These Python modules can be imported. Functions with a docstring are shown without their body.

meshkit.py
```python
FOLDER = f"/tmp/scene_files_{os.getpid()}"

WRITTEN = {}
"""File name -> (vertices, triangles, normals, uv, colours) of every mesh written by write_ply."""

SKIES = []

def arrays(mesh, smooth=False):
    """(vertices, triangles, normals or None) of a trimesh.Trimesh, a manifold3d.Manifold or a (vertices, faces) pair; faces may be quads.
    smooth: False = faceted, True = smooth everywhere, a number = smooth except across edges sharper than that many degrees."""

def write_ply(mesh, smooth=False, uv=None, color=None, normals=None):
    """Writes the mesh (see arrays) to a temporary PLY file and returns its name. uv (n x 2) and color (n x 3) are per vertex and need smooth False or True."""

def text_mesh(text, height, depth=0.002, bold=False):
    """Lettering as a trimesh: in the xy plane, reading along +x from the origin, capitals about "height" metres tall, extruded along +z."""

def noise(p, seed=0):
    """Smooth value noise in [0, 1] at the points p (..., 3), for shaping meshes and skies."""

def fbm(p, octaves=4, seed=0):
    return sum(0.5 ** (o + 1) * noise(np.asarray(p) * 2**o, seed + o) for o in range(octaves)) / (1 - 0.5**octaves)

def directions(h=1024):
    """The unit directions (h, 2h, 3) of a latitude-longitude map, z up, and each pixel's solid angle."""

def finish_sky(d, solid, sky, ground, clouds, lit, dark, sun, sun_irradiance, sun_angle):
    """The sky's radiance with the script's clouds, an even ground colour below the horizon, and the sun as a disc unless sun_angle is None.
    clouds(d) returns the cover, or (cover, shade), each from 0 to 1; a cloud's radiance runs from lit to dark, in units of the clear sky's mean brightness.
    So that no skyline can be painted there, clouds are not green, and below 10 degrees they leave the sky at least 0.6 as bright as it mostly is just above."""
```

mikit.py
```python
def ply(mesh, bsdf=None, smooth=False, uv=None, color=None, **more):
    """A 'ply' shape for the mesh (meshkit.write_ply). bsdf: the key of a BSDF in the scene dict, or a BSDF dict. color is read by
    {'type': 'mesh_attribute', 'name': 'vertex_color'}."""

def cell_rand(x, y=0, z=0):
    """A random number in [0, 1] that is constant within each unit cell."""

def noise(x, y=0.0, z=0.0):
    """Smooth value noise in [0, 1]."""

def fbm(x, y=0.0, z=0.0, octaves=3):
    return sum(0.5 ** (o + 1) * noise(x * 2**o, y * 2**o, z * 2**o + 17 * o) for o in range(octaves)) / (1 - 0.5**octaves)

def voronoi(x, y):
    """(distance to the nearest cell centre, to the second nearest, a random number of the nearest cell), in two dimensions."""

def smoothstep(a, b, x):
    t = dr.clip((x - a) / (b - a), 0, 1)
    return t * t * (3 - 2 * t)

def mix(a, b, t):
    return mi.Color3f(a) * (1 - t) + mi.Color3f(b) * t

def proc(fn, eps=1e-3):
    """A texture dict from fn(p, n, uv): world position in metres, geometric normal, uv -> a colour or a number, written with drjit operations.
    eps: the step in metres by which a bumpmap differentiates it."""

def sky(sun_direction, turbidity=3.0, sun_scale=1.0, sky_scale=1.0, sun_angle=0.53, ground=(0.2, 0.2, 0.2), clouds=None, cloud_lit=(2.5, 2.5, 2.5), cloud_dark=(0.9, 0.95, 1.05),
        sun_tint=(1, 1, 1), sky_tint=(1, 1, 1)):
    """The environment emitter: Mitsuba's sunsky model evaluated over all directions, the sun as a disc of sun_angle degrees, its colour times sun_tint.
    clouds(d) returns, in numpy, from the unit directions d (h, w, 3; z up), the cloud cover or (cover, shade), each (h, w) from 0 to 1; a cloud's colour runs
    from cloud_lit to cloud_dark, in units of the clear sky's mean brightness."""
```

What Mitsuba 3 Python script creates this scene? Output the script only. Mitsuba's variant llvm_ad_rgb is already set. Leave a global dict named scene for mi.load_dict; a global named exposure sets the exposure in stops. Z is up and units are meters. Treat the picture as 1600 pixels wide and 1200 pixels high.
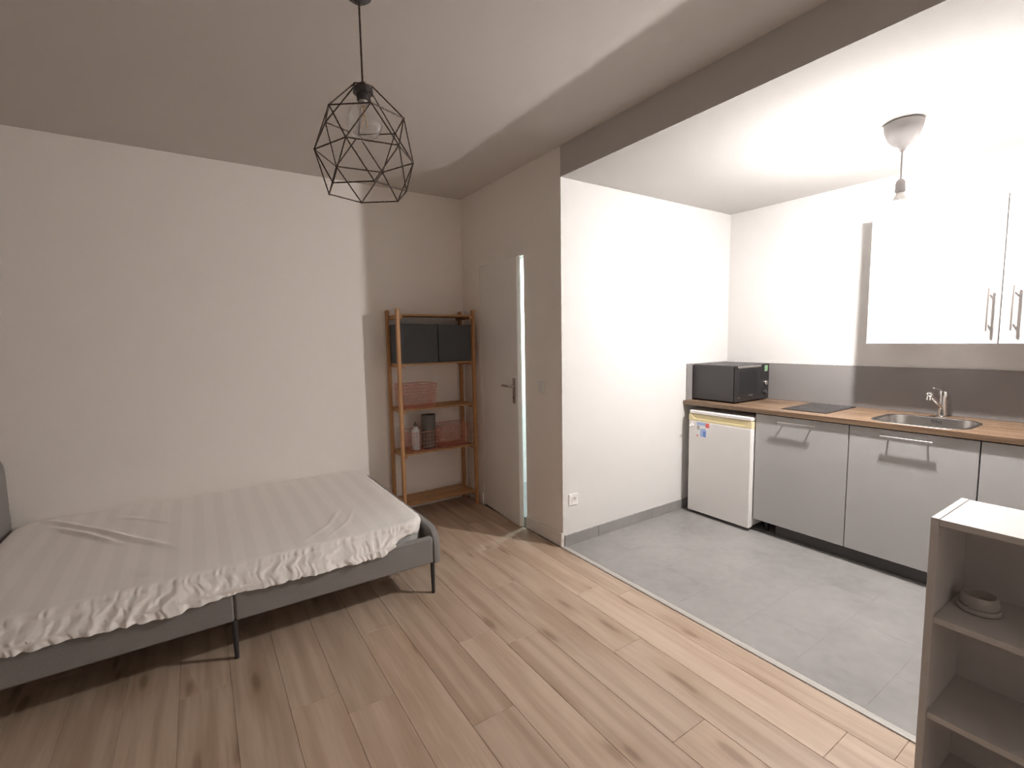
import math, random
import numpy as np, trimesh, mitsuba as mi, drjit as dr
import mikit, meshkit
from shapely.geometry import Polygon, box as sbox

T = mi.ScalarTransform4f
scene, labels = {}, {}
rng = random.Random(7)

# ------------------------------------------------------------------ camera, light, exposure
CAM = np.array([2.4178, -1.9992, 1.4204])
FW = np.array([-0.82943416, 0.55051321, -0.09473213])
UP = np.array([-0.06933228, 0.06682015, 0.99535326])
scene['camera'] = {'type': 'perspective', 'fov_axis': 'x', 'fov': math.degrees(2 * math.atan(800 / 742.242)),
                   'near_clip': 0.02, 'far_clip': 100.0,
                   'to_world': T().look_at(origin=CAM.tolist(), target=(CAM + FW).tolist(), up=UP.tolist())}
exposure = 1.30
LAMP = (1.472, 0.938, 2.05)          # the bare bulb over the worktop
LAMP_R = 0.033
LAMP_RGB = [1500 * c for c in (1.0, 0.955, 0.925)]
BATH_RGB = [70 * c for c in (0.70, 0.93, 1.0)]

# dimensions of the rooms
WX = -1.355        # bed wall
ZC, ZK = 2.625, 2.436
D = 1.867          # kitchen back wall
KR, MR, MF = 3.0, 3.3, -4.3   # kitchen right wall, main right wall, wall behind the camera
ZW = 0.90          # worktop height

# ------------------------------------------------------------------ helpers
def numbered(k, pool):
    if k not in pool: return k
    i = 1
    while f'{k}_{i:03d}' in pool: i += 1
    return f'{k}_{i:03d}'

def put(key, mesh, mat, smooth=False, **more):
    key = numbered(key, scene)
    scene[key] = mikit.ply(mesh, mat, smooth=smooth, **more)
    return key

def struct(key, mesh, mat, smooth=False):
    k = put(key, mesh, mat, smooth); labels[k] = {'kind': 'structure'}
    return k

def tag(key, label, cat, group=None):
    labels[key] = {'label': label, 'category': cat}
    if group: labels[key]['group'] = group
    return key

def part_label(key, label):
    labels[key] = {'label': label}

def thing(name, label, cat, group=None):
    return tag(numbered(name, labels), label, cat, group)

def cbox(x0, x1, y0, y1, z0, z1, b=0.002):
    """box with chamfered edges"""
    lo, hi = np.array([x0, y0, z0], float), np.array([x1, y1, z1], float)
    b = min(b, 0.45 * (hi - lo).min())
    pts = []
    for sx in (0, 1):
        for sy in (0, 1):
            for sz in (0, 1):
                c = np.where([sx, sy, sz], hi, lo); s = np.where([sx, sy, sz], -b, b)
                for ax in range(3):
                    p = c + s; p[ax] = c[ax]; pts.append(p)
    return trimesh.Trimesh(pts).convex_hull

def plainbox(x0, x1, y0, y1, z0, z1):
    return trimesh.creation.box(bounds=[[x0, y0, z0], [x1, y1, z1]])

def join(*m):
    out = []
    for a in m: out += list(a) if isinstance(a, (list, tuple)) else [a]
    return trimesh.util.concatenate(out)

def rod(p, q, r, n=10):
    p, q = np.asarray(p, float), np.asarray(q, float)
    return trimesh.creation.cylinder(radius=r, segment=[p, q], sections=n)

def ball(c, r, sub=2):
    m = trimesh.creation.icosphere(subdivisions=sub, radius=r); m.apply_translation(c); return m

def pipe(pts, r, n=10):
    pts = [np.asarray(p, float) for p in pts]
    return join([rod(a, b, r, n) for a, b in zip(pts[:-1], pts[1:])] + [ball(p, r, 1) for p in pts[1:-1]])

def lathe(profile, c=(0, 0, 0), n=40):
    m = trimesh.creation.revolve(np.array(profile, float), sections=n)
    m.apply_translation(c); return m

def extrude(poly, h):
    return trimesh.creation.extrude_polygon(poly, h, engine='earcut')

def rrect(x0, x1, y0, y1, r, q=8):
    return sbox(x0 + r, y0 + r, x1 - r, y1 - r).buffer(r, quad_segs=q)

# ------------------------------------------------------------------ materials
def rgb(c): return {'type': 'rgb', 'value': list(c)}
def mat(key, c, rough=0.5, spec=0.5, metal=0.0, **k):
    col = c if isinstance(c, dict) else rgb(c)
    scene[key] = {'type': 'twosided', 'bsdf': {'type': 'principled', 'base_color': col, 'roughness': rough, 'specular': spec, 'metallic': metal, **k}}
    return key

def paint_bump(p, n, uv):
    return mikit.noise(p.x * 160, p.y * 160, p.z * 160) * 0.00012
def matte(key, c):
    scene[key] = {'type': 'twosided', 'bsdf': {'type': 'diffuse', 'reflectance': rgb(c)}}
    return key
matte('paint', (0.88, 0.84, 0.80))
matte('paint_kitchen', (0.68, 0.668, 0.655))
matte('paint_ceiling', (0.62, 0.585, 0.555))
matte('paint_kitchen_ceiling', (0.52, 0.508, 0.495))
matte('dark_subfloor', (0.09, 0.07, 0.055))
mat('white_lacquer', (0.80, 0.78, 0.75), 0.4)
mat('white_laminate', (0.52, 0.508, 0.50), 0.45)
mat('white_enamel', (0.77, 0.755, 0.74), 0.3)
mat('white_plastic', (0.80, 0.79, 0.77), 0.35)
mat('cream_plastic', (0.72, 0.64, 0.40), 0.4)
mat('grey_front', (0.40, 0.392, 0.388), 0.42, 0.4)
mat('shaded_plinth', (0.075, 0.070, 0.068), 0.5, 0.4)  # colour darkened to stand in for the shade under the base units
mat('grey_plinth', (0.20, 0.195, 0.195), 0.5, 0.4)
mat('black_plastic', (0.018, 0.017, 0.018), 0.3)
mat('black_satin', (0.045, 0.041, 0.043), 0.45)
mat('black_glass', (0.012, 0.012, 0.013), 0.08)
mat('dark_bronze', (0.075, 0.055, 0.045), 0.45, 0.5, 0.4)
mat('black_steel', (0.03, 0.03, 0.033), 0.45)
mat('steel', (0.62, 0.60, 0.58), 0.28, 0.5, 1.0)
mat('chrome', (0.75, 0.74, 0.73), 0.12, 0.5, 1.0)
mat('brushed_handle', (0.66, 0.64, 0.62), 0.3, 0.5, 1.0)
mat('strip_metal', (0.43, 0.41, 0.385), 0.5, 0.4)
mat('pink_wire', (0.62, 0.27, 0.20), 0.4, 0.5, 0.3)
mat('lamp_grey', (0.40, 0.385, 0.38), 0.5)
mat('grey_canister', (0.12, 0.11, 0.105), 0.5)
mat('bottle_white', (0.62, 0.64, 0.66), 0.35)
mat('paper_white', (0.75, 0.75, 0.76), 0.6)
mat('print_blue', (0.16, 0.26, 0.58), 0.6)
mat('print_lightblue', (0.36, 0.47, 0.72), 0.6)
mat('print_red', (0.70, 0.16, 0.15), 0.6)
mat('print_green', (0.20, 0.33, 0.20), 0.6)
mat('filament_gold', (0.75, 0.55, 0.25), 0.3, 0.5, 0.7)
mat('grey_ceramic', (0.42, 0.40, 0.38), 0.35)
scene['solid_glass'] = {'type': 'dielectric', 'int_ior': 1.5}
scene['clear_glass'] = {'type': 'thindielectric', 'int_ior': 1.5}
mat('splash_grey', (0.245, 0.23, 0.226), 0.38, 0.45)

ROW = 0.1815
def row_of(y): return dr.floor((-0.1505 - y) / ROW) + 1
def plank_offset_py(r):
    m = (r - 1) % 4
    return 0.51 + ((m * 0.37) % 1.0) * 1.25
def floor_wood(p, n, uv):
    r = row_of(p.y)
    m = (r - 1) - 4 * dr.floor((r - 1) / 4)
    off = 0.51 + (m * 0.37 - dr.floor(m * 0.37)) * 1.25
    k = dr.floor((p.x - off) / 1.25)
    pr = mikit.cell_rand(r, k, 5)
    s = pr * 40
    g = mikit.fbm(p.x * 1.7 + s, p.y * 26 + s * 3, s, octaves=4)
    f = mikit.fbm(p.x * 9 + s, p.y * 170, s, octaves=2)
    c = mikit.mix((0.40, 0.29, 0.213), (0.505, 0.39, 0.302), mikit.smoothstep(0.25, 0.72, g))
    c = c * (0.91 + 0.15 * pr) * (0.94 + 0.12 * f)
    wob = (mikit.noise(p.x * 14 + s, p.y * 14, s) - 0.5) * 0.25
    d, d2, w = mikit.voronoi(p.x * 1.9 + s * 0.7, p.y * 7.5 + s)
    on = mikit.smoothstep(0.55, 0.6, w)
    knot = (1 - mikit.smoothstep(0.03, 0.17, d + wob * 0.6)) * on
    halo = (1 - mikit.smoothstep(0.1, 0.5, d + wob)) * on
    c = mikit.mix(c, c * mi.Color3f(0.84, 0.80, 0.76), halo * 0.7)
    return mikit.mix(c, c * mi.Color3f(0.52, 0.44, 0.38), knot * 0.62)
mat('floor_wood', mikit.proc(floor_wood), 0.42, 0.35)

def oak(p, n, uv):
    g = mikit.fbm(p.x * 2.2, p.y * 34, p.z * 34, octaves=4)
    f = mikit.fbm(p.x * 16, p.y * 210, p.z * 200, octaves=2)
    return mikit.mix((0.125, 0.078, 0.049), (0.20, 0.135, 0.089), mikit.smoothstep(0.3, 0.68, g)) * (0.88 + 0.24 * f)
mat('oak_top', mikit.proc(oak), 0.4, 0.4)

def pine(p, n, uv):
    g = mikit.fbm(p.x * 40, p.y * 3.0, p.z * 3.0, octaves=3)
    return mikit.mix((0.31, 0.16, 0.07), (0.48, 0.275, 0.135), g)
mat('pine', mikit.proc(pine), 0.5, 0.4)
def pine_post(p, n, uv):
    g = mikit.fbm(p.x * 50, p.y * 50, p.z * 2.0, octaves=3)
    return mikit.mix((0.34, 0.17, 0.072), (0.53, 0.29, 0.135), g)
mat('pine_post', mikit.proc(pine_post), 0.5, 0.4)

def tile_col(p, n, uv):
    g = mikit.fbm(p.x * 3.1, p.y * 3.1, p.z * 3, octaves=4)
    f = mikit.fbm(p.x * 26, p.y * 26, p.z * 26, octaves=2)
    return mi.Color3f(0.262, 0.254, 0.248) * (0.78 + 0.32 * g + 0.12 * f)
mat('floor_tile', mikit.proc(tile_col), 0.34, 0.45)
matte('grout', (0.27, 0.26, 0.25))

def weave(p, n, uv):
    f = mikit.noise(p.x * 420, p.y * 420, p.z * 420)
    g = mikit.fbm(p.x * 6, p.y * 6, p.z * 6, octaves=3)
    return mi.Color3f(0.228, 0.218, 0.211) * (0.8 + 0.25 * f + 0.15 * g)
scene['bed_fabric'] = {'type': 'twosided', 'bsdf': {'type': 'principled', 'base_color': mikit.proc(weave), 'roughness': 0.9, 'specular': 0.2, 'sheen': 0.3}}
def box_fabric(p, n, uv):
    f = mikit.noise(p.x * 380, p.y * 380, p.z * 380)
    return mi.Color3f(0.085, 0.090, 0.096) * (0.75 + 0.5 * f)
scene['box_fabric'] = {'type': 'twosided', 'bsdf': {'type': 'principled', 'base_color': mikit.proc(box_fabric), 'roughness': 0.9, 'specular': 0.2}}
def sheet_col(p, n, uv):
    u = p.y / 0.105
    t = dr.abs((u - dr.floor(u)) - 0.5) * 2
    s = mikit.smoothstep(0.42, 0.58, t)
    f = mikit.noise(p.x * 300, p.y * 300, p.z * 300)
    return mikit.mix((0.785, 0.755, 0.725), (0.815, 0.785, 0.755), s) * (0.97 + 0.05 * f)
scene['sheet_cloth'] = {'type': 'twosided', 'bsdf': {'type': 'principled', 'base_color': mikit.proc(sheet_col), 'roughness': 0.75, 'specular': 0.2, 'sheen': 0.25}}

# ------------------------------------------------------------------ the setting
# floor: screed, wood planks, kitchen tiles
struct('floor', plainbox(WX - 0.1, MR + 0.1, MF - 0.1, D + 0.1, -0.12, -0.008), 'dark_subfloor')
BED_Y0, BED_Y1 = -2.93, -0.965
r = 0
while True:
    y1 = -0.1505 - (r - 1) * ROW if r > 0 else -0.016
    y0 = -0.1505 - r * ROW
    if y1 <= MF: break
    y0 = max(y0, MF)
    off = plank_offset_py(r)
    k = math.floor((WX - off) / 1.25)
    while off + k * 1.25 < MR:
        x0, x1 = max(WX, off + k * 1.25), min(MR, off + (k + 1) * 1.25)
        if x1 - x0 > 0.03:
            put('floor__plank', cbox(x0 + 0.0004, x1 - 0.0004, y0 + 0.0004, y1 - 0.0004, -0.008, 0.0, 0.0011), 'floor_wood')
        k += 1
    r += 1
# kitchen tiles: 295 x 600, staggered, thin pale joints
put('floor__grout', plainbox(0, KR, 0.012, D, -0.0079, -0.0006), 'grout')
c = 0
xs = [0.0, 0.30, 0.592, 0.885, 1.175, 1.465, 1.748, 2.04, 2.335, 2.63, 2.925, KR]
for c in range(len(xs) - 1):
    ys = [0.014] + [v for v in np.arange((0.33 if c % 2 == 0 else 0.03) - 0.6, D, 0.6) if v > 0.05] + [D]
    for a, b in zip(ys[:-1], ys[1:]):
        put('floor__tile', cbox(xs[c] + 0.0007, xs[c + 1] - 0.0007, a + 0.0007, b - 0.0007, -0.008, 0.0, 0.0004), 'floor_tile')
# floor of the room behind the door, same tiles
for i in range(3):
    for j in range(3):
        x0 = WX + i * 0.418
        put('floor__tile', cbox(x0 + 0.001, x0 + 0.417, 0.105 + j * 0.587 + 0.001, 0.105 + (j + 1) * 0.587 - 0.001, -0.008, 0.0, 0.0008), 'floor_tile')

prof = [(-0.018, 0), (-0.016, 0.004), (-0.006, 0.0062), (0.006, 0.0062), (0.016, 0.004), (0.018, 0)]
m = extrude(Polygon(prof), KR); m.apply_transform(np.array([[0, 0, 1, 0], [1, 0, 0, 0.002], [0, 1, 0, 0.0004], [0, 0, 0, 1.0]]))
struct('trim_1', m, 'strip_metal')

struct('wall_left', plainbox(WX - 0.12, WX, MF - 0.1, D + 0.12, -0.008, 2.9), 'paint')
DX0, DX1, DZ = -1.062, -0.418, 2.018        # door opening
struct('wall_middle', join(plainbox(WX, DX0, 0, 0.1, -0.008, ZC), plainbox(DX1, -0.0002, 0, 0.1, -0.008, ZC), plainbox(DX0, DX1, 0, 0.1, DZ, ZC)), 'paint')
struct('wall_kitchen_left', join(plainbox(-0.1, 0.0, 0.1, D, -0.008, ZC), plainbox(-0.0015, 0.0008, 0.0006, D, 0.0, ZK)), 'paint_kitchen')
struct('wall_kitchen_back', plainbox(WX, KR + 0.1, D, D + 0.12, -0.008, ZC), 'paint_kitchen')
struct('wall_kitchen_right', plainbox(KR, KR + 0.1, 0.1, D, -0.008, ZK), 'paint_kitchen')
struct('wall_kitchen_return', plainbox(KR, MR, 0.0, 0.1, -0.008, ZK), 'paint')
struct('wall_right', plainbox(MR, MR + 0.1, MF, 0.1, -0.008, ZC), 'paint')
WN = (-0.7, 2.9, 0.25, 2.30)  # unseen window added behind the camera so stray light leaves the room
struct('wall_front', join(plainbox(WX, WN[0], MF - 0.1, MF, -0.008, ZC), plainbox(WN[1], MR + 0.1, MF - 0.1, MF, -0.008, ZC), plainbox(WN[0], WN[1], MF - 0.1, MF, -0.008, WN[2]), plainbox(WN[0], WN[1], MF - 0.1, MF, WN[3], ZC)), 'paint')
wm = (WN[0] + WN[1]) / 2
struct('added_window_1', join([plainbox(WN[0], WN[1], MF - 0.08, MF - 0.02, WN[2], WN[2] + 0.06), plainbox(WN[0], WN[1], MF - 0.08, MF - 0.02, WN[3] - 0.06, WN[3])] + [plainbox(x - 0.03, x + 0.03, MF - 0.08, MF - 0.02, WN[2] + 0.06, WN[3] - 0.06) for x in (WN[0] + 0.03, wm, WN[1] - 0.03)]), 'white_lacquer')
for x0, x1 in ((WN[0] + 0.06, wm - 0.03), (wm + 0.03, WN[1] - 0.06)):
    m = trimesh.Trimesh([[x0, MF - 0.05, WN[2] + 0.06], [x1, MF - 0.05, WN[2] + 0.06], [x1, MF - 0.05, WN[3] - 0.06], [x0, MF - 0.05, WN[3] - 0.06]], [[0, 1, 2], [0, 2, 3]])
    put('added_window_1__pane', m, 'clear_glass')
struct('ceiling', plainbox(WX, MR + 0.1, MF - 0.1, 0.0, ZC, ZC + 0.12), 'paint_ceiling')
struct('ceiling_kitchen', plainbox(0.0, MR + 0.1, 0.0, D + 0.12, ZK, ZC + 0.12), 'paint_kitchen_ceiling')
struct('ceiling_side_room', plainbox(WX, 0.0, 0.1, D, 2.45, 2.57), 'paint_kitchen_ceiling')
# baseboards
struct('baseboard_middle', join(cbox(DX1 + 0.004, 0.0, -0.012, 0.0, 0.0, 0.098, 0.003), cbox(WX + 0.012, DX0 - 0.004, -0.012, 0.0, 0.0, 0.098, 0.003)), 'white_lacquer')
struct('baseboard_left', cbox(WX, WX + 0.012, MF, 0.0, 0.0, 0.098, 0.003), 'white_lacquer')
struct('baseboard_kitchen', plainbox(0.0, 0.0015, 0.014, D - 0.01, 0.0, 0.0765), 'grout')
for a, b in ((0.013, 0.324), (0.326, 0.899), (0.901, 1.474), (1.476, D - 0.002)):
    put('baseboard_kitchen__tile', cbox(0.001, 0.009, a, b, 0.0005, 0.078, 0.001), 'floor_tile')

# the ajar door
struct('trim_2', join(plainbox(DX0 - 0.001, DX0 + 0.012, 0.0, 0.1, 0, DZ), plainbox(DX1 - 0.012, DX1 + 0.001, 0.045, 0.1, 0, DZ), plainbox(DX0, DX1, 0.045, 0.1, DZ - 0.012, DZ + 0.001)), 'white_lacquer')
ANG = math.radians(-4.6)
LW = 0.602
def door_tf(mesh):
    mesh.apply_transform(trimesh.transformations.rotation_matrix(ANG, [0, 0, 1]))
    mesh.apply_translation([DX0 + 0.012, 0.002, 0]); return mesh
struct('door_1', door_tf(cbox(0, LW, 0.0, 0.038, 0.006, DZ - 0.007, 0.002)), 'white_lacquer')
hx = LW - 0.05
put('door_1__handle_plate', door_tf(cbox(hx - 0.02, hx + 0.02, -0.006, 0.0, 0.94, 1.13, 0.003)), 'steel')
put('door_1__handle', door_tf(join(rod((hx, -0.004, 1.07), (hx, -0.05, 1.07), 0.009, 14), rod((hx + 0.002, -0.047, 1.07), (hx - 0.105, -0.047, 1.07), 0.009, 14), ball((hx - 0.105, -0.047, 1.07), 0.009, 2))), 'steel', smooth=35)
put('door_1__keyhole', door_tf(join(rod((hx, -0.0075, 0.985), (hx, -0.002, 0.985), 0.006, 12), plainbox(hx - 0.002, hx + 0.002, -0.0075, -0.002, 0.968, 0.985))), 'black_plastic')

# lamp of the side room (its cold light comes through the gap of the door)
k = thing('ceiling_light', 'round cool white ceiling light in the room behind the ajar door', 'ceiling light')
put(k + '__base', lathe([(0, 2.45), (0.15, 2.45), (0.15, 2.43), (0, 2.43)], (-0.72, 0.95, 0)), 'white_plastic')
dm = lathe([(0, 2.40), (0.10, 2.405), (0.135, 2.418), (0.14, 2.4295)], (-0.72, 0.95, 0))
kk = put(k + '__diffuser', dm, 'white_plastic', smooth=True)
if (scene[kk] and dm.face_normals[:, 2].mean() > 0): dm.invert(); scene[kk] = mikit.ply(dm, 'white_plastic', smooth=True)
scene[kk]['emitter'] = {'type': 'area', 'radiance': rgb(BATH_RGB)}

# ------------------------------------------------------------------ kitchen run
YD = 1.286                                   # front plane of the base units
k = tag(put('worktop', cbox(0.001, 2.95, 1.266, D - 0.001, ZW - 0.030, ZW, 0.002), 'oak_top'), 'long oak effect worktop running over the fridge and grey base units', 'worktop')
# cut the sink out of the worktop
SX0, SX1, SY0, SY1 = 1.242, 1.695, 1.305, 1.728
hole = rrect(SX0 + 0.02, SX1 - 0.02, SY0 + 0.02, SY1 - 0.02, 0.10)
top = extrude(sbox(0.001, 1.266, 2.95, D - 0.001).difference(hole), 0.030); top.apply_translation([0, 0, ZW - 0.030])
scene['worktop'] = mikit.ply(top, 'oak_top')
tag(put('backsplash', cbox(0.006, 2.95, D - 0.009, D - 0.0005, ZW, 1.190, 0.0015), 'splash_grey'), 'long matt grey splash panel on the back wall behind the sink', 'backsplash')
tag(put('backsplash', cbox(0.0005, 0.009, 1.300, D - 0.0095, ZW, 1.195, 0.0015), 'splash_grey'), 'short grey splash panel on the side wall left of the microwave', 'backsplash')

def bar_handle(key, p, q, stand, feet, r=0.0058):
    """p,q bar ends; stand: vector from bar to door; feet: fractions along the bar"""
    p, q, stand = map(lambda v: np.asarray(v, float), (p, q, stand))
    h = put(key, rod(p, q, r, 16), 'brushed_handle', smooth=35)
    for f in feet:
        a = p + (q - p) * f
        put(h + '__foot', rod(a, a + stand, 0.0045, 12), 'brushed_handle', smooth=35)
    return h

units = [(0.594, 1.1725, 'grey base cabinet between the fridge and the sink cabinet', (0.764, 0.998)),
         (1.1755, 1.7575, 'grey base cabinet under the sink, in the middle of the row', (1.344, 1.580)),
         (1.7605, 2.343, 'grey base cabinet right of the sink cabinet, partly hidden by the white bookcase', (1.94, 2.175))]
for i, (x0, x1, lab, hnd) in enumerate(units):
    k = thing('base_cabinet', lab, 'cabinet', 'grey base cabinets')
    w = 0.016
    zt = ZW - 0.030 - (0.028 if i == 1 else 0.0)
    zt2 = 0.70 if i == 1 else ZW - 0.030
    put(k + '__carcass', join(cbox(x0, x0 + w, YD + 0.02, D - 0.03, 0.10, ZW - 0.030), cbox(x1 - w, x1, YD + 0.02, D - 0.03, 0.10, ZW - 0.030),
                              cbox(x0 + w, x1 - w, YD + 0.02, D - 0.03, 0.10, 0.116), cbox(x0 + w, x1 - w, D - 0.046, D - 0.03, 0.116, zt2)), 'grey_plinth')
    dk = put(k + '__door', cbox(x0 + 0.0015, x1 - 0.0015, YD, YD + 0.018, 0.094, 0.862, 0.0015), 'grey_front')
    bar_handle(dk + '__handle', (hnd[0], 1.251, 0.826), (hnd[1], 1.251, 0.826), (0, YD - 1.251, 0), (0.13, 0.87))
    for lx in (x0 + 0.05, x1 - 0.05):
        for ly in (YD + 0.10, D - 0.10):
            put(k + '__leg', rod((lx, ly, 0.0), (lx, ly, 0.10), 0.016, 14), 'black_plastic', smooth=35)
tag(put('plinth', cbox(0.73, 2.343, YD + 0.055, YD + 0.070, 0.0, 0.088, 0.0015), 'shaded_plinth'), 'recessed plinth board with the shade painted in, under the base cabinets, short of the fridge', 'plinth')

# fridge
k = thing('fridge', 'white under-counter fridge with a yellowed handle strip below the worktop', 'fridge')
FX0, FX1, FY, FZ = 0.074, 0.588, 1.245, 0.8335
put(k + '__body', cbox(FX0 + 0.003, FX1 - 0.003, FY + 0.052, D - 0.05, 0.03, 0.804, 0.006), 'white_enamel')
put(k + '__lid', cbox(FX0, FX1, FY + 0.004, D - 0.045, 0.8065, FZ, 0.006), 'white_enamel')
dp = cbox(FX0, FX1, FY, FY + 0.045, 0.022, 0.752, 0.006)
dk = put(k + '__door', dp, 'white_enamel')
hs = extrude(Polygon([(0, 0), (FX1 - FX0, 0), (FX1 - FX0, 0.050), (0, 0.050)]).difference(Polygon([(0.022, 0.051), (0.048, 0.016), (FX1 - FX0 - 0.046, 0.016), (FX1 - FX0 - 0.024, 0.051)])), 0.040)
hs.apply_transform(np.array([[1, 0, 0, FX0], [0, 0, 1, FY + 0.002], [0, 1, 0, 0.7527], [0, 0, 0, 1.0]]))
part_label(put(dk + '__handle_strip', join(hs, plainbox(FX0 + 0.01, FX1 - 0.01, FY + 0.016, FY + 0.043, 0.753, 0.8025)), 'cream_plastic'), 'yellowed cream handle strip')
put(dk + '__gasket', plainbox(FX0 + 0.008, FX1 - 0.008, FY + 0.0452, FY + 0.0518, 0.03, 0.80), 'black_satin')
for lx in (FX0 + 0.05, FX1 - 0.05):
    for ly in (FY + 0.09, D - 0.10):
        put(k + '__foot', rod((lx, ly, 0.0), (lx, ly, 0.03), 0.018, 14), 'black_plastic', smooth=35)
tag(put('hook', join(lathe([(0, 0), (0.013, 0), (0.014, 0.004), (0.011, 0.010), (0, 0.012)], n=20).apply_transform(np.array([[1, 0, 0, 0.107], [0, 0, -1, FY], [0, 1, 0, 0.716], [0, 0, 0, 1.0]])),
        rod((0.107, FY - 0.009, 0.716), (0.107, FY - 0.030, 0.712), 0.004, 10), ball((0.107, FY - 0.030, 0.712), 0.007, 2)), 'white_plastic', smooth=35), 'small round white knob stuck to the upper left of the fridge door', 'hook')
# leaflet on the fridge: coloured print as thin flat shapes
k = thing('leaflet', 'square leaflet printed in blue and red stuck on the fridge door', 'leaflet')
sl = 0.0
def flat(x0, x1, z0, z1, layer):
    return plainbox(0.1455 + x0, 0.1455 + x1, FY - 0.0010 - 0.0003 * layer, FY - 0.0004, 0.6285 + z0, 0.6285 + z1)
put(k + '__paper', flat(0, 0.112, 0, 0.119, 0), 'paper_white')
put(k + '__blue_heading', flat(0.002, 0.078, 0.094, 0.117, 1), 'print_lightblue')
put(k + '__red_corner', flat(0.079, 0.111, 0.082, 0.117, 1), 'print_red')
put(k + '__blue_picture', join(flat(0.034, 0.086, 0.006, 0.062, 1), flat(0.042, 0.078, 0.062, 0.070, 1)), 'print_lightblue')
put(k + '__dark_picture', flat(0.058, 0.082, 0.008, 0.050, 2), 'print_blue')
put(k + '__grey_print', flat(0.006, 0.028, 0.058, 0.090, 1), 'grey_ceramic')
put(k + '__red_print', flat(0.003, 0.017, 0.003, 0.015, 1), 'print_red')

# microwave, its door turned to the right
k = thing('microwave', 'black microwave oven in the corner of the worktop', 'microwave')
MX0, MX1, MY0, MY1, MZ0, MZ1 = 0.014, 0.388, 1.365, 1.832, 0.909, 1.190
put(k + '__body', cbox(MX0, MX1 - 0.014, MY0 + 0.004, MY1 - 0.004, MZ0, MZ1 - 0.001, 0.006), 'black_satin')
dk = put(k + '__door', cbox(MX1 - 0.0135, MX1, MY0, 1.700, MZ0 + 0.001, MZ1, 0.004), 'black_plastic')
put(dk + '__window', cbox(MX1 - 0.002, MX1 + 0.0012, MY0 + 0.05, 1.655, MZ0 + 0.06, MZ1 - 0.045, 0.001), 'black_glass')
part_label(put(dk + '__handle', cbox(MX1, MX1 + 0.010, MY0 + 0.02, 1.70, MZ1 - 0.024, MZ1 - 0.006, 0.003), 'brushed_handle'), 'silver bar along the top of the door')
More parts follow.
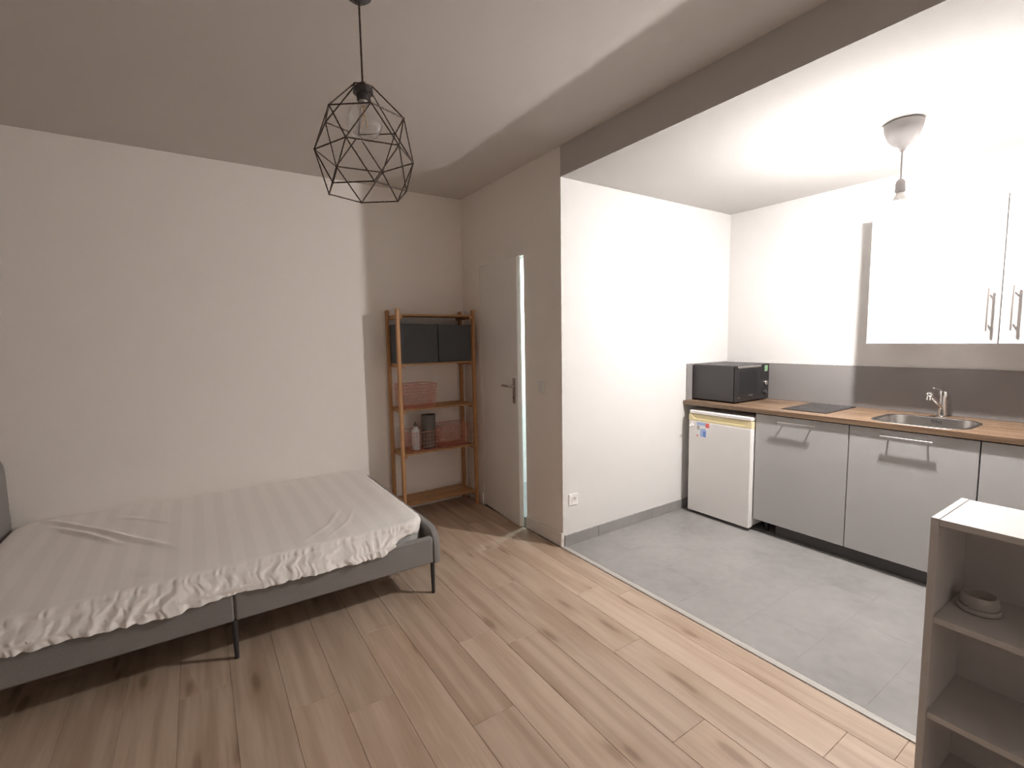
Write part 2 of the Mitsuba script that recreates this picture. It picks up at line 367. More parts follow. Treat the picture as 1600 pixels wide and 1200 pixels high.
ck = put(k + '__control_panel', cbox(MX1 - 0.0135, MX1 + 0.0005, 1.703, MY1, MZ0 + 0.001, MZ1, 0.004), 'black_plastic')
for kz, rr in ((1.038, 0.019), (0.965, 0.017)):
    kn = lathe([(0, 0.018), (rr * 0.85, 0.018), (rr, 0.014), (rr, 0), (0, 0)], n=24)
    kn.apply_transform(np.array([[0, 0, 1, MX1], [1, 0, 0, 1.772], [0, 1, 0, kz], [0, 0, 0, 1.0]]))
    part_label(put(ck + '__knob', kn, 'chrome' if kz > 1 else 'black_satin', smooth=35), 'round chrome knob' if kz > 1 else 'round black knob')
part_label(put(k + '__sticker', plainbox(MX1 + 0.0006, MX1 + 0.0014, 1.762, 1.806, 1.128, 1.176), 'print_green'), 'green sticker')
put(k + '__badge', plainbox(MX1 + 0.0002, MX1 + 0.0010, 1.392, 1.425, 0.938, 0.944), 'steel')
put(k + '__badge', plainbox(MX1 + 0.0002, MX1 + 0.0010, 1.545, 1.598, 0.951, 0.957), 'steel')
for lx in (MX0 + 0.05, MX1 - 0.05):
    for ly in (MY0 + 0.05, MY1 - 0.05):
        put(k + '__foot', rod((lx, ly, ZW), (lx, ly, MZ0 + 0.001), 0.012, 12), 'black_plastic')

# hob
k = thing('hob', 'flat black glass hob set into the worktop', 'hob')
put(k + '__glass', cbox(0.722, 1.004, 1.382, 1.838, ZW, ZW + 0.005, 0.0015), 'black_glass')
for cy, rr in ((1.50, 0.072), (1.72, 0.09)):
    put(k + '__ring', lathe([(rr - 0.0012, 0.0051), (rr, 0.0054), (rr + 0.0012, 0.0051)], (0.863, cy, ZW), 48), 'grey_canister')

# sink
k = thing('sink', 'inset stainless steel sink with rounded corners in the oak worktop', 'sink')
def loft(polys_z, close=True):
    rings = []
    for poly, z in polys_z:
        c = np.array(poly.exterior.coords)[:-1]
        L = np.r_[0, np.cumsum(np.linalg.norm(np.diff(np.vstack([c, c[:1]]), axis=0), axis=1))]
        cc = np.vstack([c, c[:1]])
        s = np.linspace(0, L[-1], 97)[:-1]
        ring = np.stack([np.interp(s, L, cc[:, 0]), np.interp(s, L, cc[:, 1])], 1)
        ctr = ring.mean(0); i0 = np.argmin(np.abs(np.arctan2(ring[:, 1] - ctr[1], ring[:, 0] - ctr[0]) + np.pi / 2)); ring = np.roll(ring, -i0, axis=0)
        if Polygon(ring).exterior.is_ccw is False: ring = np.roll(ring[::-1], 1, axis=0)
        rings.append(np.c_[ring, np.full(96, z)])
    v = np.vstack(rings); f = []
    for a in range(len(rings) - 1):
        for i in range(96):
            j = (i + 1) % 96
            f += [[a * 96 + i, (a + 1) * 96 + i, (a + 1) * 96 + j], [a * 96 + i, (a + 1) * 96 + j, a * 96 + j]]
    if close:
        v = np.vstack([v, [[*rings[-1][:, :2].mean(0), rings[-1][0, 2]]]])
        b = (len(rings) - 1) * 96
        f += [[b + i, len(v) - 1, b + (i + 1) % 96] for i in range(96)]
    return trimesh.Trimesh(v, f, process=False)
R0 = lambda o, r: rrect(SX0 + o, SX1 - o, SY0 + o, SY1 - o, r)
put(k + '__rim', loft([(R0(0, 0.12), ZW + 0.0002), (R0(0.002, 0.12), ZW + 0.003), (R0(0.014, 0.11), ZW + 0.004), (R0(0.021, 0.105), ZW + 0.0015)], False), 'steel', smooth=40)
put(k + '__bowl', loft([(R0(0.0212, 0.105), ZW + 0.0014), (R0(0.0235, 0.10), ZW - 0.004), (R0(0.034, 0.09), ZW - 0.12), (R0(0.046, 0.08), ZW - 0.145), (R0(0.075, 0.06), ZW - 0.155), (rrect(1.44, 1.50, 1.49, 1.55, 0.029), ZW - 0.160)]), 'steel', smooth=40)
put(k + '__drain', lathe([(0, 0.003), (0.030, 0.003), (0.038, 0.0), (0.03, -0.003), (0, -0.003)], (1.47, 1.52, ZW - 0.158), 28), 'chrome', smooth=40)
ov = []
for i in range(5):
    ov.append(rod((1.452 + i * 0.0105, SY1 - 0.0275, ZW - 0.030), (1.452 + i * 0.0105, SY1 - 0.0275, ZW - 0.014), 0.0035, 8))
part_label(put(k + '__overflow', join(ov), 'black_satin'), 'dark overflow slots')

# mixer tap
k = thing('tap', 'chrome mixer tap standing behind the sink', 'tap')
tx, ty = 1.480, 1.775
put(k + '__base', lathe([(0, 0), (0.030, 0), (0.030, 0.006), (0.024, 0.010), (0, 0.010)], (tx, ty, ZW), 28), 'chrome', smooth=35)
put(k + '__body', lathe([(0, 0.008), (0.021, 0.008), (0.021, 0.118), (0.0225, 0.121), (0.0225, 0.148), (0.019, 0.158), (0, 0.160)], (tx, ty, ZW), 28), 'chrome', smooth=35)
sp = put(k + '__spout', pipe([(tx - 0.002, ty - 0.010, ZW + 0.052), (tx - 0.018, ty - 0.055, ZW + 0.095), (tx - 0.036, ty - 0.105, ZW + 0.140)], 0.0105, 16), 'chrome', smooth=35)
put(sp + '__aerator', join(ball((tx - 0.036, ty - 0.105, ZW + 0.142), 0.019, 3), rod((tx - 0.037, ty - 0.108, ZW + 0.135), (tx - 0.039, ty - 0.114, ZW + 0.108), 0.0135, 18)), 'chrome', smooth=35)
put(k + '__lever', join(rod((tx, ty, ZW + 0.158), (tx - 0.010, ty - 0.030, ZW + 0.172), 0.006, 12), rod((tx - 0.010, ty - 0.030, ZW + 0.172), (tx - 0.026, ty - 0.085, ZW + 0.182), 0.0055, 12), ball((tx - 0.026, ty - 0.085, ZW + 0.182), 0.007, 2)), 'chrome', smooth=35)

# wall cabinets
UY, UZ0, UZ1 = 1.500, 1.352, 2.120
for x0, x1, lab, hx, hz in ((1.161, 1.7485, 'white wall cabinet over the sink, its left edge near the hanging bulb', 1.707, (1.416, 1.641)),
                            (1.7520, 2.340, 'white wall cabinet cut off by the right edge of the photo', 1.7985, (1.418, 1.647))):
    k = thing('wall_cabinet', lab, 'cabinet', 'white wall cabinets')
    w = 0.016
    put(k + '__carcass', join(cbox(x0, x0 + w, UY + 0.02, D - 0.001, UZ0, UZ1), cbox(x1 - w, x1, UY + 0.02, D - 0.001, UZ0, UZ1), cbox(x0 + w, x1 - w, UY + 0.02, D - 0.001, UZ0, UZ0 + w),
                              cbox(x0 + w, x1 - w, UY + 0.02, D - 0.001, UZ1 - w, UZ1), cbox(x0 + w, x1 - w, D - 0.012, D - 0.001, UZ0 + w, UZ1 - w)), 'white_laminate')
    dk = put(k + '__door', cbox(x0 + 0.001, x1 - 0.001, UY, UY + 0.018, UZ0 - 0.002, UZ1, 0.0015), 'white_laminate')
    bar_handle(dk + '__handle', (hx, UY - 0.035, hz[0]), (hx, UY - 0.035, hz[1]), (0, 0.035, 0), (0.15, 0.85))

# hanging bulb
k = thing('kitchen_pendant', 'bare glowing bulb on a cord from a bell shaped canopy in the kitchen', 'pendant lamp')
lx, ly, lz = LAMP
put(k + '__canopy', lathe([(0, ZK - 0.004), (0.076, ZK - 0.004), (0.078, ZK - 0.012), (0.074, ZK - 0.045), (0.060, ZK - 0.080), (0.040, ZK - 0.104), (0.016, ZK - 0.118), (0.009, ZK - 0.138), (0, ZK - 0.140)], (lx, ly, 0), 48), 'lamp_grey', smooth=50)
put(k + '__cord', rod((lx, ly, ZK - 0.139), (lx, ly, lz + 0.118), 0.0035, 10), 'lamp_grey', smooth=True)
put(k + '__socket', lathe([(0, lz + 0.120), (0.008, lz + 0.118), (0.019, lz + 0.104), (0.021, lz + 0.062), (0.019, lz + 0.054), (0, lz + 0.054)], (lx, ly, 0), 28), 'lamp_grey', smooth=45)
ce = math.radians(68)
put(k + '__bulb_neck', lathe([(0.0135, lz + 0.055), (0.0145, lz + 0.050), (0.024, lz + 0.030), (LAMP_R * math.sin(ce) + 0.0006, lz + LAMP_R * math.cos(ce) + 0.0004), (0.020, lz + LAMP_R * math.cos(ce) + 0.0004)], (lx, ly, 0), 40), 'white_plastic', smooth=40)
dome = lathe([(LAMP_R * math.sin(a_), LAMP_R * math.cos(a_)) for a_ in np.linspace(ce, math.pi, 22)], LAMP, 40)
if (dome.face_normals * (dome.triangles_center - np.array(LAMP))).sum(1).mean() < 0: dome.invert()
scene[k + '__bulb'] = mikit.ply(dome, 'white_plastic', smooth=True, emitter={'type': 'area', 'radiance': rgb(LAMP_RGB)})
part_label(k + '__bulb', 'glowing bulb')

# wall fittings
k = thing('wall_socket', 'white power socket low on the kitchen side wall', 'socket')
put(k + '__plate', cbox(0.0, 0.008, 0.049, 0.131, 0.277, 0.359, 0.003), 'white_plastic')
sk = lathe([(0.0225, 0.0086), (0.021, 0.0086), (0.0195, -0.006), (0, -0.006)], n=32)
sk.apply_transform(np.array([[0, 0, 1, 0.0], [1, 0, 0, 0.090], [0, 1, 0, 0.318], [0, 0, 0, 1.0]]))
put(k + '__well', lathe([(0.0215, 0.0), (0.0225, 0.0016), (0.020, 0.0020), (0.0190, 0.0)], n=32).apply_transform(np.array([[0, 0, 1, 0.0081], [1, 0, 0, 0.090], [0, 1, 0, 0.318], [0, 0, 0, 1.0]])), 'white_plastic', smooth=40)
put(k + '__hole', join([rod((0.0078, 0.090 + dy, 0.318 + dz), (0.0086, 0.090 + dy, 0.318 + dz), 0.0032, 10) for dy, dz in ((-0.0095, 0), (0.0095, 0))]), 'black_plastic')
put(k + '__earth_pin', rod((0.0078, 0.090, 0.329), (0.020, 0.090, 0.329), 0.0026, 10), 'steel')
k = thing('light_switch', 'white light switch on the wall between door and kitchen', 'switch')
put(k + '__plate', cbox(-0.252, -0.172, -0.009, 0.0, 1.040, 1.120, 0.003), 'white_plastic')
put(k + '__rocker', cbox(-0.240, -0.184, -0.013, -0.0092, 1.052, 1.108, 0.002), 'white_plastic')
tag(put('wall_screw', rod((0.0, 0.637, 1.924), (0.010, 0.637, 1.924), 0.004, 10), 'steel'), 'small dark screw high on the kitchen side wall', 'screw')
tag(put('wall_screw', rod((0.573, D, 1.893), (0.573, D - 0.010, 1.893), 0.004, 10), 'steel'), 'small dark screw high on the kitchen back wall', 'screw')

# ------------------------------------------------------------------ bed
k = thing('bed_frame', 'grey upholstered double bed frame on thin black legs', 'bed')
RX0, RX1 = 0.004, 0.040
for a, b in ((-2.93, -1.9315), (-1.9285, -0.966)):
    put(k + '__side_rail', cbox(RX0, RX1, a, b, 0.180, 0.330, 0.008), 'bed_fabric')
    put(k + '__side_rail', cbox(WX + 0.004, WX + 0.036, a, b, 0.180, 0.330, 0.008), 'bed_fabric')
def board(x0, x1, z0, z1, y0, y1, r):
    poly = Polygon([(x0, z0), (x1, z0), (x1, z1 - r)] + [(x1 - r + r * math.cos(t), z1 - r + r * math.sin(t)) for t in np.linspace(0, math.pi / 2, 13)] +
                   [(x0 + r - r * math.sin(t), z1 - r + r * math.cos(t)) for t in np.linspace(0, math.pi / 2, 13)])
    th = y1 - y0; out = []
    for e, lo, hi in ((0.0, 0.010, th - 0.010), (-0.003, 0.003, th - 0.003), (-0.010, 0.0, th)):
        mm = extrude(poly.buffer(e), hi - lo); mm.apply_transform(np.array([[1, 0, 0, 0], [0, 0, 1, y0 + lo], [0, 1, 0, 0], [0, 0, 0, 1.0]])); out.append(mm.convex_hull)
    return join(out).convex_hull
put(k + '__footboard', board(WX + 0.012, 0.046, 0.178, 0.372, -0.965, -0.925, 0.10), 'bed_fabric', smooth=40)
put(k + '__headboard', board(WX + 0.012, 0.046, 0.178, 0.815, -2.985, -2.932, 0.10), 'bed_fabric', smooth=40)
put(k + '__slat_base', join([cbox(WX + 0.037, RX0 - 0.001, y, y + 0.085, 0.262, 0.284) for y in np.arange(-2.90, -1.0, 0.120)] + [cbox(-0.69, -0.63, -2.93, -0.966, 0.20, 0.2615)]), 'black_satin')
for x, ys in ((0.024, (-2.94, -1.933, -0.968)), (-0.66, (-1.933,)), (WX + 0.03, (-2.94, -1.933, -0.968))):
    for y in ys:
        lg = trimesh.creation.cone(radius=0.001, height=0.001, sections=4) if False else lathe([(0, 0), (0.009, 0), (0.013, 0.186 if x > -0.6 or x < -0.7 else 0.20), (0, 0.186 if x > -0.6 or x < -0.7 else 0.20)], (x, y, 0), 20)
        put(k + '__leg', lg, 'black_steel', smooth=35)

# mattress and its fitted sheet
k = thing('mattress', 'double mattress in a pale striped fitted sheet with gathered sides', 'mattress')
EX0, EX1, EY0, EY1, ZT = WX + 0.006, -0.022, -2.915, -0.972, 0.418
pad = extrude(rrect(EX0 + 0.014, EX1 - 0.014, EY0 + 0.014, EY1 - 0.014, 0.10), 0.100); pad.apply_translation([0, 0, 0.2845])
put(k + '__pad', pad, 'white_laminate')
Rc, re_, hs_ = 0.125, 0.030, 0.105
ext = Rc + re_ * (math.pi / 2 - 1) + hs_
cx0, cx1, cy0, cy1 = EX0 + Rc, EX1 - Rc, EY0 + Rc, EY1 - Rc
a = np.r_[np.linspace(cx0 - ext, cx0, 34)[:-1], np.linspace(cx0, cx1, 95)[:-1], np.linspace(cx1, cx1 + ext, 60)]
b = np.r_[np.linspace(cy0 - ext, cy0, 40)[:-1], np.linspace(cy0, cy1, 460)[:-1], np.linspace(cy1, cy1 + ext, 50)]
A, B = np.meshgrid(a, b, indexing='ij')
px, py = np.clip(A, cx0, cx1), np.clip(B, cy0, cy1)
dx, dy = A - px, B - py
dl = np.maximum(np.abs(dx), np.abs(dy)); l2 = np.hypot(dx, dy) + 1e-9
nx, ny = dx / l2, dy / l2
flat_len = Rc - re_
arc = re_ * math.pi / 2
th = np.clip((dl - flat_len) / arc, 0, 1) * (math.pi / 2)
down = np.clip(dl - flat_len - arc, 0, None)
t = down / hs_
rad = np.minimum(dl, flat_len) + re_ * np.sin(th)
zz = ZT - re_ * (1 - np.cos(th))
X, Y = px + nx * rad, py + ny * rad
front = np.clip(nx, 0, 1) ** 2
endf = np.clip((Y + 1.30) / 0.22, 0, 1); endf = endf * endf * (3 - 2 * endf)      # near the foot the sheet tucks inside the rail
def n1(*c, seed=0): return meshkit.noise(np.stack(np.broadcast_arrays(*c), -1), seed)
def fb(*c, seed=0, o=3): return meshkit.fbm(np.stack(np.broadcast_arrays(*c), -1), o, seed)
S = Y * 1.0 + X * 0.6
warp = (fb(S * 5, t * 1.5, 0 * S, seed=3) - 0.5)
fold = n1(S * 34 + warp * 4 + t * 1.2, t * 0.7, 0 * S, seed=11) - 0.5
fold2 = n1(S * 78 + warp * 6 - t * 2.0, t * 1.1, 0 * S, seed=12) - 0.5
big = fb(S * 6.5 + t * 1.4, t * 1.8, 0 * S, seed=14) - 0.5
smt = np.clip(t * 4 + 0.15 * (dl > flat_len + 0.5 * arc), 0, 1)
dispn = smt * (0.024 * big + 0.030 * fold * (0.6 + 0.6 * t) + 0.011 * fold2)
puck = np.exp(-((dl - flat_len - arc * 0.8) / 0.024) ** 2) * 0.0042 * (n1(S * 85 + warp * 4, 0 * S, 0 * S, seed=21) - 0.5) * 2
bulge = (0.082 * (1 - endf) + 0.004 * endf) * np.clip(t, 0, 1) ** 0.7 * front
bulge = bulge - 0.020 * (1 - front) * t
off = dispn * (0.35 + 0.65 * front) * (1 - 0.45 * endf) + puck + bulge
X = X + nx * off; Y = Y + ny * off * 0.6
hem = 0.013 * (fb(S * 3.2, 0 * S, 0 * S, seed=31) - 0.5) * 2 + 0.020 * (fb(S * 0.9, 0 * S, 0 * S, seed=33) - 0.5) * 2
zz = zz - down * (0.80 - 0.47 * endf * front) - t * hem * front * (1 - 0.7 * endf)
# the mattress cannot pass its frame
lim = np.where(t > 0.02, WX + 0.004, WX + 0.003); X = np.maximum(X, lim)
Y = np.where(zz < 0.385, np.minimum(Y, -0.9665), np.minimum(Y, -0.945)); Y = np.maximum(Y, -2.931)
low = (zz < 0.336) & (nx > 0.3)
inr = low & (X > RX0 - 0.004)
X = np.where(inr & (X < RX1 + 0.004) & (endf < 0.6), RX1 + 0.004, X)
zz = np.where(low & (endf >= 0.6), 0.336, zz)
# top surface: soft waves and creases
topm = np.clip(1 - (dl / (Rc - 0.01)), 0, 1) if False else np.clip((flat_len + 0.01 - dl) / 0.06, 0, 1)
def crease(pts, w, h):
    out = np.zeros_like(X); L = sum(np.hypot(*np.subtract(q, p)) for p, q in zip(pts[:-1], pts[1:])); run = 0
    best = np.full_like(X, 9.0); at = np.zeros_like(X); side = np.zeros_like(X)
    for p, q in zip(pts[:-1], pts[1:]):
        p, q = np.array(p), np.array(q); dv = q - p; ln = np.hypot(*dv)
        u = np.clip(((X - p[0]) * dv[0] + (Y - p[1]) * dv[1]) / ln ** 2, 0, 1)
        ds = np.hypot(X - p[0] - u * dv[0], Y - p[1] - u * dv[1]); sg = np.sign((X - p[0]) * dv[1] - (Y - p[1]) * dv[0])
        m_ = ds < best; best = np.where(m_, ds, best); at = np.where(m_, (run + u * ln) / L, at); side = np.where(m_, sg, side); run += ln
    fade = np.sin(np.clip(at, 0.02, 0.98) * math.pi) ** 0.6
    return h * np.exp(-(best / w) ** 2) * fade
up = 0.010 * (fb(X * 1.8, Y * 1.8, 0 * X, seed=41) - 0.5) * 2 + 0.0016 * (fb(X * 7, Y * 16, 0 * X, seed=42) - 0.5) * 2
up = up + crease([(-1.32, -2.79), (-0.94, -2.545), (-0.67, -2.36), (-0.39, -2.145)], 0.020, 0.017)
up = up + crease([(-1.10, -2.71), (-0.78, -2.50), (-0.585, -2.37)], 0.018, 0.014)
up = up + crease([(-1.10, -2.45), (-0.89, -2.27), (-0.75, -2.15)], 0.016, 0.006)
up = up + crease([(-0.45, -1.35), (-0.25, -1.45), (-0.10, -1.62)], 0.012, 0.006)
up = up + crease([(-0.40, -1.28), (-0.22, -1.36), (-0.08, -1.50)], 0.010, 0.005)
zz = zz + up * topm
dome = 0.010 * np.clip((X - EX0) / (EX1 - EX0) * (EX1 - X) / (EX1 - EX0) * 4, 0, 1)
zz = zz + dome * topm
na, nb = A.shape
idx = np.arange(na * nb).reshape(na, nb)
quads = np.stack([idx[:-1, :-1], idx[1:, :-1], idx[1:, 1:], idx[:-1, 1:]], -1).reshape(-1, 4)
put(k + '__fitted_sheet', (np.stack([X, Y, zz], -1).reshape(-1, 3), quads), 'sheet_cloth', smooth=True)

# ------------------------------------------------------------------ wooden shelf in the corner
k = thing('wooden_shelf', 'slender pine shelf unit with open slatted boards in the corner by the door', 'shelf')
SXB, SXF, SYL, SYR = WX + 0.016, -1.078, -0.716, -0.040
pw = 0.026
for y0 in (SYL, SYR - pw):
    put(k + '__post', cbox(SXF - 0.032, SXF, y0, y0 + pw, 0.0, 1.664, 0.003), 'pine_post')
    put(k + '__post', cbox(SXB, SXB + 0.032, y0, y0 + pw, 0.0, 1.664, 0.003), 'pine_post')
levels = [0.128, 0.535, 0.886, 1.243, 1.622]
for z in levels:
    s = k + '__shelf_board' + ('' if z == levels[0] else f'_{levels.index(z):03d}')
    for ya, yb in ((SYL + pw + 0.001, SYL + pw + 0.022), (SYR - pw - 0.022, SYR - pw - 0.001)):
        put(s + '__cleat', cbox(SXB + 0.002, SXF - 0.002, ya, yb, z - 0.034, z - 0.0135), 'pine')
    n = 4; wd = (SXF - SXB) / n
    for i in range(n):
        put(s + '__slat', cbox(SXB + i * wd + 0.003, SXB + (i + 1) * wd - 0.003, SYL + pw + 0.001, SYR - pw - 0.001, z - 0.013, z, 0.0015), 'pine')

for y0, y1, x1, z1, lab in ((-0.688, -0.380, -1.084, 1.545, 'dark grey fabric storage box on the wooden shelf, the one nearer the bed'),
                            (-0.368, -0.072, -1.098, 1.538, 'dark grey fabric storage box on the wooden shelf, the one nearer the door')):
    k = thing('storage_box', lab, 'storage box', 'dark storage boxes on the wooden shelf')
    z0 = 1.243
    w = 0.006; x0 = SXB + 0.012
    put(k + '__body', join(cbox(x0, x1, y0, y1, z0, z0 + 0.006), cbox(x0, x0 + w, y0, y1, z0 + 0.004, z1), cbox(x1 - w, x1, y0, y1, z0 + 0.004, z1, 0.003), cbox(x0, x1, y0, y0 + w, z0 + 0.004, z1, 0.003), cbox(x0, x1, y1 - w, y1, z0 + 0.004, z1, 0.003)), 'box_fabric')
    put(k + '__rim', join(cbox(x1 - w - 0.001, x1 + 0.001, y0 - 0.001, y1 + 0.001, z1 - 0.004, z1 + 0.003, 0.002), cbox(x0 - 0.001, x0 + w, y0, y1, z1 - 0.004, z1 + 0.003, 0.002),
                          cbox(x0, x1, y0 - 0.001, y0 + w + 0.001, z1 - 0.004, z1 + 0.003, 0.002), cbox(x0, x1, y1 - w - 0.001, y1 + 0.001, z1 - 0.004, z1 + 0.003, 0.002)), 'box_fabric')

def wire_basket(label, x0, x1, y0, y1, z0, h, nx_, ny_, nz_, taper=0.012):
    k = thing('wire_basket', label, 'basket', 'pink wire baskets on the wooden shelf')
    r = 0.0014
    def P(u, v, w_):  # 0..1 coordinates
        e = taper * (1 - w_)
        return (x0 + e + u * (x1 - x0 - 2 * e), y0 + e + v * (y1 - y0 - 2 * e), z0 + r + w_ * (h - r))
    g = []
    for w_ in np.linspace(0, 1, nz_ + 1)[1:-1]:
        cs = [P(0, 0, w_), P(1, 0, w_), P(1, 1, w_), P(0, 1, w_)]
        g += [rod(cs[i], cs[(i + 1) % 4], r, 6) for i in range(4)]
    for v in np.linspace(0, 1, ny_ + 1):
        g += [rod(P(1, v, 0), P(1, v, 1), r, 6), rod(P(0, v, 0), P(0, v, 1), r, 6), rod(P(0, v, 0), P(1, v, 0), r, 6)]
    for u in np.linspace(0, 1, nx_ + 1):
        g += [rod(P(u, 0, 0), P(u, 0, 1), r, 6), rod(P(u, 1, 0), P(u, 1, 1), r, 6), rod(P(u, 0, 0), P(u, 1, 0), r, 6)]
    put(k + '__grid', join(g), 'pink_wire', smooth=40)
    for w_, nm in ((1, 'rim'), (0, 'base_ring')):
        cs = [P(0, 0, w_), P(1, 0, w_), P(1, 1, w_), P(0, 1, w_)]
        put(k + '__' + nm, pipe(cs + [cs[0]], 0.0026, 8), 'pink_wire', smooth=40)
wire_basket('pink wire basket, empty, on the middle board of the wooden shelf', SXB + 0.03, -1.092, -0.672, -0.395, 0.887, 0.185, 9, 14, 7)
wire_basket('pink wire basket holding a bottle and a dark canister on the wooden shelf', SXB + 0.04, -1.090, -0.640, -0.378, 0.536, 0.156, 6, 9, 5)
wire_basket('pink wire basket, empty, beside the one holding a dark canister', SXB + 0.02, -1.105, -0.366, -0.105, 0.536, 0.175, 9, 14, 8)
k = thing('canister', 'dark grey round canister standing in a pink wire basket', 'canister')
put(k + '__body', lathe([(0, 0), (0.052, 0), (0.054, 0.004), (0.0585, 0.270), (0.056, 0.270), (0.052, 0.008), (0, 0.006)], (-1.180, -0.443, 0.540), 40), 'grey_canister', smooth=40)
put(k + '__rim', lathe([(0.0562, 0.268), (0.0605, 0.268), (0.0605, 0.274), (0.0562, 0.274), (0.0562, 0.268)], (-1.180, -0.443, 0.540), 40), 'grey_canister')
k = thing('bottle', 'small white pump bottle standing in a pink wire basket', 'bottle')
bc = (-1.165, -0.562, 0.540)
put(k + '__body', lathe([(0, 0), (0.030, 0), (0.032, 0.004), (0.032, 0.150), (0.028, 0.168), (0.014, 0.182), (0.013, 0.192), (0, 0.192)], bc, 32), 'bottle_white', smooth=40)
put(k + '__cap', lathe([(0, 0.192), (0.015, 0.192), (0.015, 0.212), (0.006, 0.216), (0.006, 0.228), (0, 0.228)], bc, 24), 'grey_canister', smooth=40)

# ------------------------------------------------------------------ white bookcase at the right
k = thing('bookcase', 'low white open bookcase seen at the right edge', 'bookcase')
BX0, BX1, BY0, BY1, BZ = 1.988, 2.79, -0.305, -0.028, 0.900
w = 0.018
put(k + '__side_panel', cbox(BX0, BX0 + w, BY0, BY1, 0, BZ, 0.001), 'white_laminate')
put(k + '__side_panel', cbox(BX1 - w, BX1, BY0, BY1, 0, BZ, 0.001), 'white_laminate')
put(k + '__top', cbox(BX0 + w + 0.0005, BX1 - w - 0.0005, BY0 + 0.001, BY1, BZ - w - 0.0015, BZ - 0.0015, 0.001), 'white_laminate')
for z in (0.612, 0.322):
    put(k + '__shelf', cbox(BX0 + w + 0.0005, BX1 - w - 0.0005, BY0 + 0.004, BY1 - 0.006, z - w, z, 0.001), 'white_laminate')
put(k + '__bottom', cbox(BX0 + w + 0.0005, BX1 - w - 0.0005, BY0 + 0.004, BY1 - 0.006, 0.032, 0.050, 0.001), 'white_laminate')
put(k + '__kickboard', cbox(BX0 + w + 0.0005, BX1 - w - 0.0005, BY0 + 0.012, BY0 + 0.026, 0.0, 0.0315, 0.001), 'white_laminate')
put(k + '__back', cbox(BX0 + w, BX1 - w, BY1 - 0.0055, BY1 - 0.0015, 0.01, BZ - w - 0.002, 0.0005), 'white_laminate')
k = thing('dish', 'round grey dish on a wider base on the upper shelf of the white bookcase', 'dish')
dc = (2.070, -0.155, 0.612)
put(k + '__base', lathe([(0, 0), (0.050, 0), (0.056, 0.004), (0.057, 0.012), (0.053, 0.015), (0, 0.015)], dc, 40).apply_transform(np.array([[0.86,0,0,dc[0]*0.14],[0,0.86,0,dc[1]*0.14],[0,0,1.0,0],[0,0,0,1]])), 'grey_ceramic', smooth=40)
put(k + '__bowl', lathe([(0, 0.015), (0.046, 0.015), (0.050, 0.022), (0.046, 0.046), (0.043, 0.049), (0.040, 0.047), (0.038, 0.030), (0, 0.028)], dc, 40).apply_transform(np.array([[0.86,0,0,dc[0]*0.14],[0,0.86,0,dc[1]*0.14],[0,0,1.0,0],[0,0,0,1]])), 'grey_ceramic', smooth=40)

# ------------------------------------------------------------------ wire cage pendant in the main room
SC = 0.955
def cam_scale(p): return CAM + SC * (np.asarray(p, float) - CAM)      # brings the fitted lamp to its real distance under the ceiling
gx, gy, tilt = 0.6045, -1.4262, (0.0122, -0.0051)
def ring(z, r, deg):
    out = []
    for i in range(6):
        a_ = math.radians(deg + 60 * i); dz = z - 2.4
        out.append(cam_scale((gx + r * math.cos(a_) + tilt[0] * dz, gy + r * math.sin(a_) + tilt[1] * dz, z - tilt[0] * r * math.cos(a_) - tilt[1] * r * math.sin(a_))))
    return out
RA, RB, RCc = ring(2.2289, -0.148, 112.0), ring(2.1016, -0.1771, 82.0), ring(1.9723, -0.1483, 112.0)
RT = ring(2.343, -0.036, 112.0)
axis_at = lambda z: cam_scale((gx + tilt[0] * (z - 2.4), gy + tilt[1] * (z - 2.4), z))
k = thing('cage_pendant', 'black wire cage pendant lamp with an unlit clear globe bulb', 'pendant lamp')
wr = 0.0024
edges = []
for i in range(6):
    j = (i + 1) % 6
    edges += [(RT[i], RA[i]), (RT[i], RT[j]), (RA[i], RA[j]), (RA[i], RB[i]), (RA[i], RB[j]), (RB[i], RB[j]), (RB[i], RCc[i]), (RB[j], RCc[i]), (RCc[i], RCc[j])]
put(k + '__wire_cage', join([rod(p, q, wr, 8) for p, q in edges] + [ball(p, wr * 1.5, 1) for p in RA + RB + RCc + RT]), 'dark_bronze', smooth=40)
P0 = axis_at(2.40)
top_c = np.array([P0[0], P0[1], ZC])
canp = lathe([(0, ZC), (0.046, ZC), (0.048, ZC - 0.012), (0.042, ZC - 0.030), (0.024, ZC - 0.044), (0.008, ZC - 0.052), (0, ZC - 0.053)], (P0[0], P0[1], 0), 36)
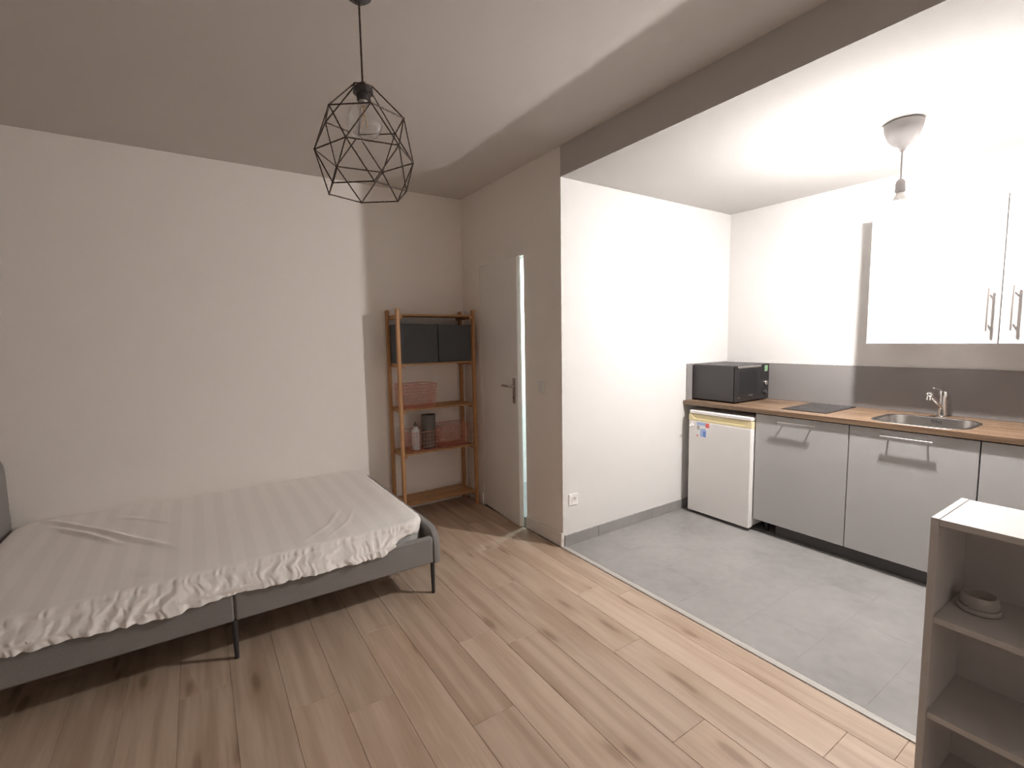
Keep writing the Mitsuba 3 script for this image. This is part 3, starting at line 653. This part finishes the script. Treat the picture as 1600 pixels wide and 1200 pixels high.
put(k + '__canopy', canp, 'black_satin', smooth=45)
put(k + '__cord', rod((P0[0], P0[1], ZC - 0.052), axis_at(2.356), 0.0034, 10), 'dark_bronze', smooth=True)
sc_ = axis_at(2.356); zt_, zb_ = axis_at(2.356)[2], axis_at(2.297)[2]
put(k + '__socket', lathe([(0, zt_ + 0.004), (0.008, zt_ + 0.003), (0.022, zt_ - 0.010), (0.033, zt_ - 0.018), (0.034, zt_ - 0.034), (0.023, zt_ - 0.038), (0.022, zb_), (0, zb_)], (sc_[0], sc_[1], 0), 32), 'black_satin', smooth=45)
bcn = axis_at(2.222); br = 0.0610
prof_ = [(0.0145, zb_ - 0.001 - bcn[2]), (0.0155, br * 0.955 + 0.008)] + [(br * math.sin(a_), br * math.cos(a_)) for a_ in np.linspace(0.30, math.pi, 30)]
put(k + '__bulb_cap', lathe([(0, zb_), (0.0135, zb_), (0.0135, zb_ - 0.018), (0, zb_ - 0.018)], (bcn[0], bcn[1], 0), 24), 'brushed_handle', smooth=40)
outer = lathe(prof_, tuple(bcn), 48)
inner = lathe([((br - 0.0016) * math.sin(a_), (br - 0.0016) * math.cos(a_)) for a_ in np.linspace(0.24, math.pi, 30)], tuple(bcn), 48)
if (outer.face_normals * (outer.triangles_center - bcn)).sum(1).mean() < 0: outer.invert()
if (inner.face_normals * (inner.triangles_center - bcn)).sum(1).mean() > 0: inner.invert()
part_label(put(k + '__bulb', join(outer, inner), 'solid_glass', smooth=True), 'clear glass globe bulb, unlit')
fil = [rod((bcn[0], bcn[1], zb_ - 0.018), (bcn[0], bcn[1], bcn[2] + 0.02), 0.003, 10)]
for i in range(4):
    a_ = i * math.pi / 2 + 0.5
    fil.append(rod((bcn[0] + 0.003 * math.cos(a_), bcn[1] + 0.003 * math.sin(a_), bcn[2] + 0.022), (bcn[0] + 0.012 * math.cos(a_), bcn[1] + 0.012 * math.sin(a_), bcn[2] - 0.016), 0.0011, 8))
put(k + '__filament', join(fil), 'filament_gold', smooth=40)
